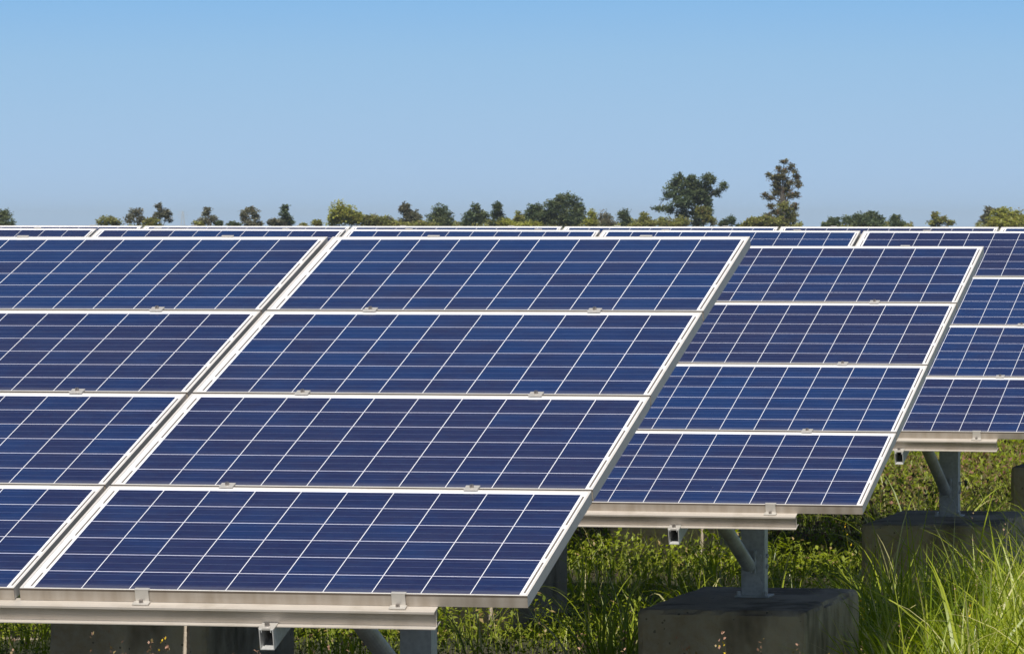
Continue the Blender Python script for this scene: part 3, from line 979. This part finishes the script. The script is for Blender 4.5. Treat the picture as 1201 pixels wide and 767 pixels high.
D = 520.0
T = [
 # kind, label, colour, distance, blobs, trunk px, cover
 ('tree', 'dark bushy tree cut off by the left edge of the photo', 'dark', D, [(4, 253, 10, 7), (8, 262, 12, 6), (-6, 256, 10, 10)], 2, 1.1),
 ('bush', 'low yellow-green bush left of the first loose grey-green tree', 'olive', D - 60, [(122, 260, 8, 6), (134, 262, 9, 5), (131, 257, 3, 3)], 126, 1.2),
 ('tree', 'round loose grey-green tree, left one of the pair near the pylon', 'grey', D, [(159, 250, 9, 6), (154, 257, 7, 6), (165, 258, 6, 7)], 160, 0.62),
 ('bush', 'small olive bush between the pair of loose trees left of the pylon', 'olive', D - 30, [(177, 261, 8, 5), (181, 266, 8, 4)], 177, 1.0),
 ('tree', 'sparse grey tree with bare trunks directly left of the pylon', 'grey', D, [(186, 241, 4, 4), (191, 250, 8, 6), (184, 254, 5, 5), (197, 254, 5, 7)], 189, 0.55),
 ('tree', 'small grey-green tree with a narrow tip, first tree right of the pylon', 'grey', D, [(242, 249, 5, 6), (240, 260, 8, 6), (249, 258, 5, 5)], 242, 0.75),
 ('bush', 'olive bush at the left foot of the first tree right of the pylon', 'olive', D - 30, [(233, 264, 6, 4)], 233, 1.0),
 ('bush', 'tiny dark bush between the first and second tree right of the pylon', 'dark', D, [(256, 263, 4, 5), (273, 263, 5, 3), (278, 265, 5, 3)], 256, 0.9),
 ('tree', 'oval grey tree with sky showing through its middle, second right of the pylon', 'grey', D, [(293, 247, 7, 5), (287, 254, 5, 7), (299, 254, 4, 8), (294, 263, 8, 5), (303, 264, 5, 4)], 294, 0.75),
 ('tree', 'dark pointed tree, third right of the pylon', 'dark', D, [(334, 246, 4, 6), (333, 254, 6, 7), (338, 260, 7, 6)], 334, 0.9),
 ('bush', 'grey bush leaning on the left of the dark pointed tree', 'grey', D - 20, [(321, 261, 6, 5), (328, 263, 6, 5)], 322, 0.9),
 ('bush', 'small yellow-green bush left of the big round yellow-green tree', 'olive', D - 60, [(372, 263, 6, 4), (356, 265, 5, 2.5)], 372, 1.1),
 ('tree', 'big round yellow-green tree, palest of the whole row', 'yellow', D - 40, [(400, 249, 13, 11), (392, 258, 8, 9), (411, 256, 12, 9), (421, 258, 9, 8)], 403, 1.7),
 ('bush', 'wide olive bush right of the big round yellow-green tree', 'olive', D - 40, [(436, 259, 11, 7), (450, 260, 12, 6), (460, 265, 12, 4)], 444, 1.6),
 ('tree', 'narrow grey-brown tree left of the dark round tree', 'grey', D, [(475, 245, 6, 8), (482, 254, 8, 9), (476, 262, 8, 6), (489, 256, 4, 6)], 478, 1.1),
 ('bush', 'long low olive bush between the grey-brown tree and the dark round tree', 'olive', D - 40, [(494, 264, 14, 4), (470, 265, 10, 4)], 490, 1.4),
 ('tree', 'dark round tree with a grey left side', 'dark', D, [(516, 248, 9, 9), (524, 257, 9, 9), (508, 257, 9, 8), (517, 262, 16, 6)], 516, 1.3),
 ('tree', 'broad dark tree left of the small pointed tree', 'dark', D, [(558, 244, 5, 6), (553, 254, 10, 8), (566, 256, 9, 8), (547, 261, 7, 6)], 557, 1.0),
 ('tree', 'small pointed dark tree with a yellow bush at its foot', 'dark', D, [(584, 244, 5, 6), (583, 253, 7, 7), (590, 259, 7, 5), (579, 262, 5, 5)], 584, 1.1),
 ('bush', 'yellow bush at the foot of the small pointed dark tree', 'yellow', D - 70, [(592, 262, 9, 4), (602, 264, 9, 4)], 596, 1.4),
 ('bush', 'narrow olive bush at the left edge of the widest dark tree', 'olive', D - 40, [(608, 258, 4, 9), (603, 263, 6, 5)], 608, 1.1),
 ('tree', 'widest dark tree of the row, its crown rising in steps to the right', 'dark', D, [(663, 237, 13, 10), (650, 243, 11, 9), (677, 245, 9, 11), (628, 247, 10, 9), (640, 255, 18, 10), (665, 256, 22, 11), (620, 257, 9, 8)], 655, 1.55),
 ('bush', 'bright yellow low bush in front of the widest dark tree', 'yellow', D - 90, [(626, 264, 10, 4), (617, 266, 8, 3)], 624, 1.5),
 ('bush', 'upright yellowish bush right of the widest dark tree', 'yellow', D - 30, [(695, 254, 4, 7), (692, 262, 8, 5)], 695, 0.9),
 ('bush', 'thin grey-green bush left of the small dark round tree', 'grey', D - 10, [(709, 256, 7, 6), (712, 262, 10, 5)], 710, 0.9),
 ('tree', 'small dark round tree between thin bushes, left of the large dark tree', 'dark', D, [(731, 251, 7, 6), (733, 259, 9, 7)], 731, 1.3),
 ('bush', 'low brownish bush left of the large dark tree', 'olive', D - 30, [(756, 259, 6, 5), (762, 263, 8, 4), (746, 265, 8, 3), (755, 253, 3, 4)], 756, 0.9),
 ('tree', 'large dark spreading tree with an arm reaching right', 'dark', D, [(797, 211, 8, 7), (812, 213, 9, 8), (831, 210, 9, 7), (805, 222, 15, 9), (825, 222, 12, 9), (791, 218, 7, 6), (848, 219, 5, 6), (840, 227, 6, 5), (787, 228, 11, 8), (800, 238, 14, 8), (820, 235, 8, 6), (830, 238, 6, 8), (772, 245, 7, 4), (784, 246, 8, 5), (802, 250, 9, 8), (818, 250, 9, 9), (831, 250, 5, 10), (818, 262, 10, 6), (812, 228, 14, 9), (825, 232, 10, 8)], 817, 1.0),
 ('bush', 'brown-green bush under the left side of the large dark spreading tree', 'olive', D - 40, [(777, 261, 9, 6), (800, 260, 10, 6), (790, 264, 12, 5)], 790, 1.4),
 ('bush', 'yellowish bush in front of the trunk of the large dark spreading tree', 'olive', D - 40, [(822, 247, 6, 5), (828, 254, 6, 8), (836, 261, 3, 5)], 826, 0.9),
 ('bush', 'small dark bush right of the large dark spreading tree', 'dark', D, [(849, 262, 5, 5), (857, 259, 4, 6), (866, 266, 4, 3)], 854, 1.1),
 ('bush', 'low yellow-green bush left of the tallest tree', 'olive', D - 40, [(882, 261, 7, 5), (892, 260, 8, 6), (900, 261, 8, 6), (876, 265, 6, 3)], 888, 1.4),
 ('tree', 'tallest tree, thin reddish-brown and airy with sky between its tufts', 'brown', D, [(919, 190, 4, 3), (913, 199, 3, 5), (928, 196, 2.5, 5), (921, 201, 4, 3), (932, 201, 2, 3), (901, 205, 3, 3), (908, 209, 6, 4), (917, 208, 6, 5), (934, 209, 5, 5), (925, 214, 5, 5), (937, 217, 4, 6), (911, 218, 6, 5), (909, 226, 5, 4), (897, 229, 5, 3), (903, 233, 6, 3), (917, 226, 6, 6), (928, 230, 6, 4), (934, 229, 4, 3), (905, 242, 5, 4), (919, 240, 7, 6), (932, 244, 5, 6), (913, 250, 9, 6), (925, 252, 9, 7), (901, 255, 6, 5), (918, 260, 12, 6), (920, 222, 7, 8), (912, 212, 5, 8)], 919, 0.85),
 ('bush', 'yellow-green bush around the foot of the tallest tree', 'olive', D - 30, [(920, 243, 6, 7), (927, 256, 9, 7), (912, 260, 12, 5), (905, 262, 12, 4)], 921, 0.9),
 ('tree', 'broad dark olive tree right of the tallest tree', 'dark', D, [(1022, 254, 9, 7), (1008, 257, 11, 7), (1032, 260, 7, 6), (995, 259, 8, 5), (1015, 262, 20, 5)], 1015, 1.5),
 ('bush', 'small dark bush at the left end of the broad dark olive tree', 'dark', D - 10, [(979, 261, 7, 5), (970, 265, 6, 3)], 978, 1.3),
 ('bush', 'small pointed bush, first right of the broad dark olive tree', 'dark', D - 10, [(1050, 257, 5, 6), (1052, 263, 8, 4)], 1050, 1.0),
 ('bush', 'thin airy bush with a yellow middle, second right of the broad dark olive tree', 'olive', D - 10, [(1097, 253, 4, 5), (1102, 259, 7, 5), (1095, 263, 6, 4), (1114, 262, 5, 4)], 1100, 0.75),
 ('tree', 'olive green tree at the right edge of the photo', 'yellow', D - 40, [(1176, 253, 13, 9), (1190, 256, 11, 9), (1166, 260, 9, 7), (1205, 258, 12, 8), (1180, 262, 22, 6)], 1180, 1.7),
 ('tree', 'grey-green tree showing its tip above the left of the tree at the right edge', 'grey', D, [(1161, 248, 6, 5), (1156, 256, 6, 6)], 1160, 1.0),
]
for kind, label, colour, d, blobs, tx, cov in T:
    small = max(b_[2] for b_ in blobs) < 9
    make_tree(kind, label, colour, d, blobs, tx, cov * 2.1, clump_r=0.20 if small else (0.26 if cov < 1.05 else 0.30), grow=1.22 if kind == 'bush' else 1.08, name='tree' if kind == 'tree' else 'bush')

# low far scrub that reads as one mass behind the single bushes
def scrub():
    P_ = []
    for px0, px1, hpx in ((424, 770, 8), (868, 940, 6), (965, 1070, 5), (1145, 1290, 7), (150, 190, 3), (-60, 14, 5)):
        n = int((px1 - px0) * 60)
        px = rng.uniform(px0, px1, n); d = rng.uniform(560, 590, n)
        x = (px - 600.5) / FPX * d
        top = CAMZ + (268 - 266 + hpx * (0.25 + 1.0 * vnoise(px, px * 0, 0.09, 4) * (0.5 + vnoise(px, px * 0, 0.35, 5)))) / FPX * d
        P_.append(np.stack([x, d, top * rng.uniform(0, 1, n) ** 0.6], -1))
    n = 60000                                       # knee-high to head-high growth all along the tree belt
    px = rng.uniform(-500, 1700, n); d = rng.uniform(450, 600, n)
    P_.append(np.stack([(px - 600.5) / FPX * d, d, 2.25 * (0.5 + 0.5 * vnoise(px, d, 0.05, 7)) * rng.uniform(0, 1, n) ** 0.6], -1))
    P_ = np.concatenate(P_)
    L_ = rng.uniform(0.2, 0.4, len(P_))
    V, F = rhombus_leaves(P_, L_, L_ * 0.7, 0.3)
    o = np_mesh('far_scrub', V, F, CROWN['olive'])
    tag(o, 'continuous low olive scrub behind the trees along the horizon', 'scrub', kind='stuff')
scrub()

# faint lattice tower far beyond the trees
def pylon():
    d = 6000.0
    base = pt(214.5, d, z=0)
    root = empty('transmission_tower', base, R(12))
    tag(root, 'faint steel lattice transmission tower far away between two trees at the left', 'pylon')
    H = 22.5
    wd = lambda z: 2.6 * (1 - z / H) + 0.5
    mb = MB()
    lv = [0, 5, 9, 12.5, 15.5, 18, 20.2, H]
    for i in range(len(lv) - 1):
        z0, z1 = lv[i], lv[i + 1]
        w0, w1 = wd(z0), wd(z1)
        c0 = [(-w0, -w0), (w0, -w0), (w0, w0), (-w0, w0)]; c1 = [(-w1, -w1), (w1, -w1), (w1, w1), (-w1, w1)]
        for j in range(4):
            k = (j + 1) % 4
            mb.tube((*c0[j], z0), (*c1[j], z1), 0.16, n=4)
            mb.tube((*c0[j], z0), (*c1[k], z1), 0.09, n=4); mb.tube((*c0[k], z0), (*c1[j], z1), 0.09, n=4)
            mb.tube((*c1[j], z1), (*c1[k], z1), 0.09, n=4)
    mb.build('tower_frame', M_GALV, root)
    for z, w in ((14.0, 5.2), (17.4, 6.4), (20.6, 4.6)):
        mb = MB()
        for sx in (-1, 1):
            for sy in (-0.5, 0.5):
                mb.tube((sx * 0.8, sy, z), (sx * w, 0, z + 0.4), 0.10, n=4)
                mb.tube((sx * 0.7, sy, z + 1.4), (sx * w, 0, z + 0.4), 0.10, n=4)
            mb.tube((sx * w, 0, z + 0.4), (sx * w, 0, z - 0.9), 0.10, n=4)
        mb.build('cross_arm', M_GALV, root)
pylon()

# ------------------------------------------------------------------ haze
def haze():
    m = bpy.data.materials.new('haze')
    m.use_nodes = True
    t = m.node_tree; t.nodes.clear()
    out = t.nodes.new('ShaderNodeOutputMaterial')
    v = t.nodes.new('ShaderNodeVolumePrincipled')
    v.inputs['Color'].default_value = (0.78, 0.90, 1.0, 1)
    v.inputs['Density'].default_value = HAZE
    v.inputs['Anisotropy'].default_value = 0.2
    t.links.new(v.outputs[0], out.inputs['Volume'])
    o = MB().box((-9100, -350, -1.2), (9100, 7100, 26)).build('haze', m)
    tag(o, 'thin pale air haze over the field', 'haze', kind='stuff')
HAZE = 0.00012
haze()
